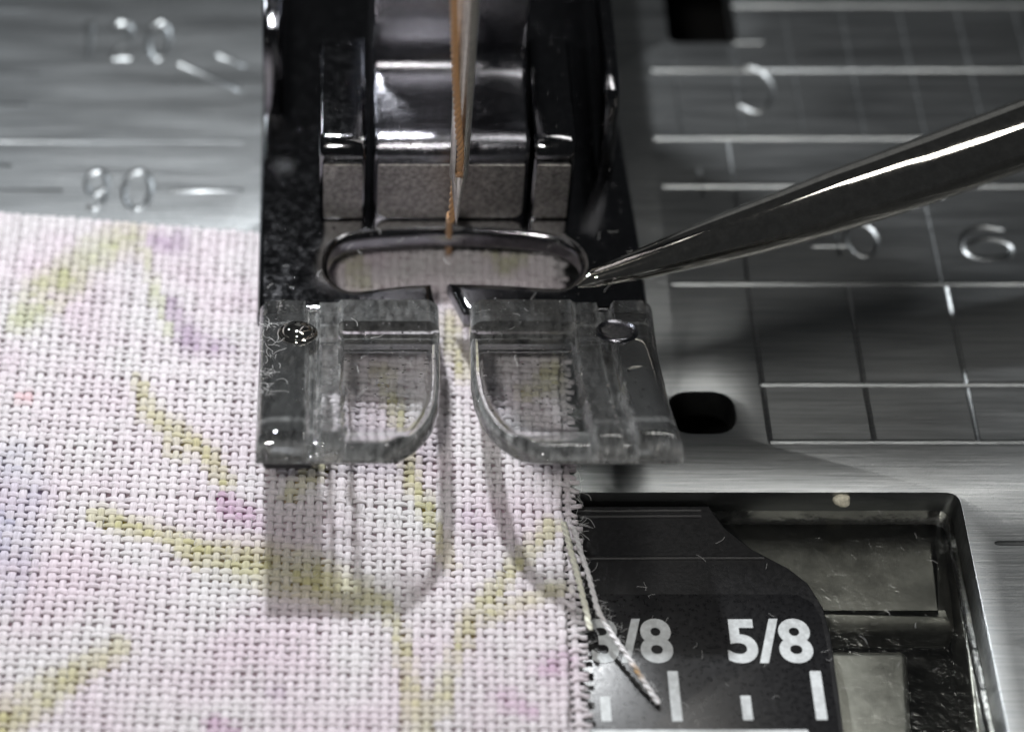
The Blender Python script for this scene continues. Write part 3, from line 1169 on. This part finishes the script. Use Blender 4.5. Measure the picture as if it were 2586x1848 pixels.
# eye and the long groove facing the viewer
bm = bmesh.new()
tube_into(bm, [(NX, NY - 1, zeye0 + 0.16), (NX, NY + 1, zeye0 + 0.16)], 0.155, 16)
c1 = bm_mesh(bm)
bm = bmesh.new()
bmesh.ops.create_cube(bm, size=1, matrix=Matrix.Translation((NX, NY, (zeye0 + zeye1) / 2 + 0.16)) @ Matrix.Diagonal((0.31, 2, zeye1 - zeye0, 1)))
c2 = bm_mesh(bm)
bm = bmesh.new()
tube_into(bm, [(NX - 0.02, NY - 0.30, zeye0 - 0.9), (NX - 0.02, NY - 0.28, zeye0), (NX - 0.02, NY - 0.30, 48)], [0.02, 0.155, 0.165], 14)
c3 = bm_mesh(bm)
for c in (c1, c2, c3):
    nm = boolean(nm, c)
mobj('shaft', smooth(nm, 40), M['needle'], nee)

thr = thing('thread', 'brown sewing thread running down the needle and through its eye', 'thread')
ze = (zeye0 + zeye1) / 2
path = spline([(NX - 0.66, NY - 0.34, z_at(-330)), (NX - 0.62, NY - 0.34, z_at(-220)), (NX - 0.56, NY - 0.35, z_at(-110)), (NX - 0.50, NY - 0.36, z_at(0)), (NX - 0.36, NY - 0.37, z_at(150)), (NX - 0.20, NY - 0.35, z_at(260)), (NX - 0.08, NY - 0.30, z_at(330)), (NX - 0.01, NY - 0.26, zeye1 + 0.3),
               (NX + 0.0, NY - 0.1, ze), (NX - 0.02, NY + 0.28, zeye0 - 0.05), (NX - 0.12, NY + 0.42, zeye0 - 0.8), (NX - 0.17, NY + 0.30, zt_ - 0.1), (NX - 0.20, NY + 0.9, 4.9), tuple(spot(1134, 600, 2.6)), tuple(spot(1133, 640, 0.5))], 14)
TR = 0.135
K = 3
for ply in range(K):
    bmp = []
    L = 0
    for k, p in enumerate(path):
        if k: L += (p - path[k - 1]).length
        t = (path[min(k + 1, len(path) - 1)] - path[max(k - 1, 0)]).normalized()
        a = t.cross(Vector((0.3, 1, 0.1))).normalized(); b = t.cross(a)
        bmp.append((p, a, b, L))
    # resample finely for the twist
    fine = []
    for (p, a, b, l), (p2, a2, b2, l2) in zip(bmp, bmp[1:]):
        n = max(1, int((l2 - l) / 0.07))
        for q in range(n):
            f = q / n
            an = 2 * math.pi * ((l + (l2 - l) * f) / 0.95 + ply / K)
            fine.append(p.lerp(p2, f) + (a.lerp(a2, f) * math.cos(an) + b.lerp(b2, f) * math.sin(an)) * TR * 0.50)
    mobj('ply', yarn_mesh(fine, [TR * 0.60] * len(fine), TR * 0.60, lambda x, y: (0.5, 0.2, 0.06), ply), M['thread'], thr)

# ------------------------------------------------------------------ awl (polished steel) coming in from the right
awl = thing('awl', 'polished steel awl reaching in from the right to the foot', 'awl')
AW = [(1458, 708, 738), (1500, 680, 727), (1560, 655, 716), (1640, 620, 701), (1740, 577, 679), (1850, 533, 655), (1980, 483, 622), (2120, 427, 583), (2300, 361, 528), (2450, 305, 475), (2586, 254, 425), (2900, 135, 305), (3300, -20, 155)]
pathA, rA = [], []
for u, va, vb in AW:
    z = 4.5 + (u - 1458) * 0.0024
    c = spot(u, (va + vb) / 2, z)
    depth = (c - CAM).dot(FWD)
    pathA.append(c)
    rA.append((vb - va) * 0.5 * depth / FPX * 1.02)
rA[0] = 0.06
fineP, fineR = [], []
SP = spline(pathA, 6)
for k, p in enumerate(SP):
    f = k / 6
    i = min(int(f), len(rA) - 2)
    fineP.append(p); fineR.append(rA[i] + (rA[i + 1] - rA[i]) * (f - i))
mobj('blade', tube_mesh(fineP, fineR, 40, 60), M['polished'], awl)

# ------------------------------------------------------------------ lint and a crumb
bm = bmesh.new()


def fibre(p, ln, r=0.010):
    d = Vector((random.uniform(-1, 1), random.uniform(-1, 1), 0)).normalized()
    q = Vector(p)
    pt = [q.copy()]
    turn = random.uniform(-1, 1)
    for _ in range(7):
        turn = turn * 0.75 + random.uniform(-0.45, 0.45)
        d = Matrix.Rotation(turn * 0.5, 3, 'Z') @ d
        q = q + d * ln / 7 + Vector((0, 0, random.uniform(-0.02, 0.03)))
        pt.append(q.copy())
    tube_into(bm, pt, r, 4)


for _ in range(46):
    x, s = on_toe(random.gauss(682, 12), random.uniform(840, 1030))
    fibre(TH + TD * s + Vector((x, 0, 0)) + TN * 0.54, random.uniform(0.2, 0.6), r=0.0055)
for _ in range(16):
    side = random.random() < 0.5
    x, s = on_toe(random.uniform(870, 1095) if side else random.uniform(1200, 1640), random.uniform(800, 1100))
    fibre(TH + TD * s + Vector((x, 0, 0)) + TN * 0.58, random.uniform(0.2, 0.6), r=0.006)
for _ in range(26):
    fibre(spot(random.uniform(670, 1600), random.uniform(560, 780), ZT + 0.02), random.uniform(0.15, 0.5), r=0.007)
for _ in range(34):
    fibre(spot(random.uniform(1500, 2380), random.uniform(1290, 1840), ZC + 0.05), random.uniform(0.12, 0.5), r=0.0045)
for _ in range(40):
    y = random.uniform(-16, -6)
    fibre((low_x(0, y) + random.uniform(-0.1, 0.1), y, 0.35), random.uniform(0.3, 0.8), r=0.006)
for _ in range(90):
    k = random.random()
    fibre(spot(1500 + 165 * k + random.gauss(0, 7), 1500 + 275 * k, 0.45 - 0.8 * k), random.uniform(0.1, 0.35), r=0.005)
for _ in range(160):
    y = random.uniform(-16, 3)
    fibre((e_b.x + SH * (y - e_b.y) + random.uniform(-0.2, 0.5), y, 0.55), random.uniform(0.2, 0.7), r=0.006)
for _ in range(2600):
    u, v = random.uniform(0, 1420), random.uniform(600, 1840)
    fibre(spot(u, v, random.uniform(0.58, 0.74)), random.uniform(0.15, 0.5), r=0.006)
lint = mobj('lint', bm_mesh(bm), M['lint'])
tag(lint, 'fine white lint fibres scattered over the foot and cover', 'lint', kind='stuff')

bm = bmesh.new()
bmesh.ops.create_icosphere(bm, subdivisions=3, radius=0.26)
for v in bm.verts:
    v.co *= 1 + 0.35 * mnoise.noise(v.co * 6)
    v.co.x *= 1.3
me = bm_mesh(bm, 60)
cr = spot(2128, 1262, -0.3)
me.transform(Matrix.Translation(cr))
crm = plastic('crumb_mat', (0.55, 0.52, 0.42), 0.8, 0.6, 9.0)
cru = mobj('crumb', me, crm)
tag(cru, 'tiny pale crumb at the back edge of the cover opening', 'crumb')
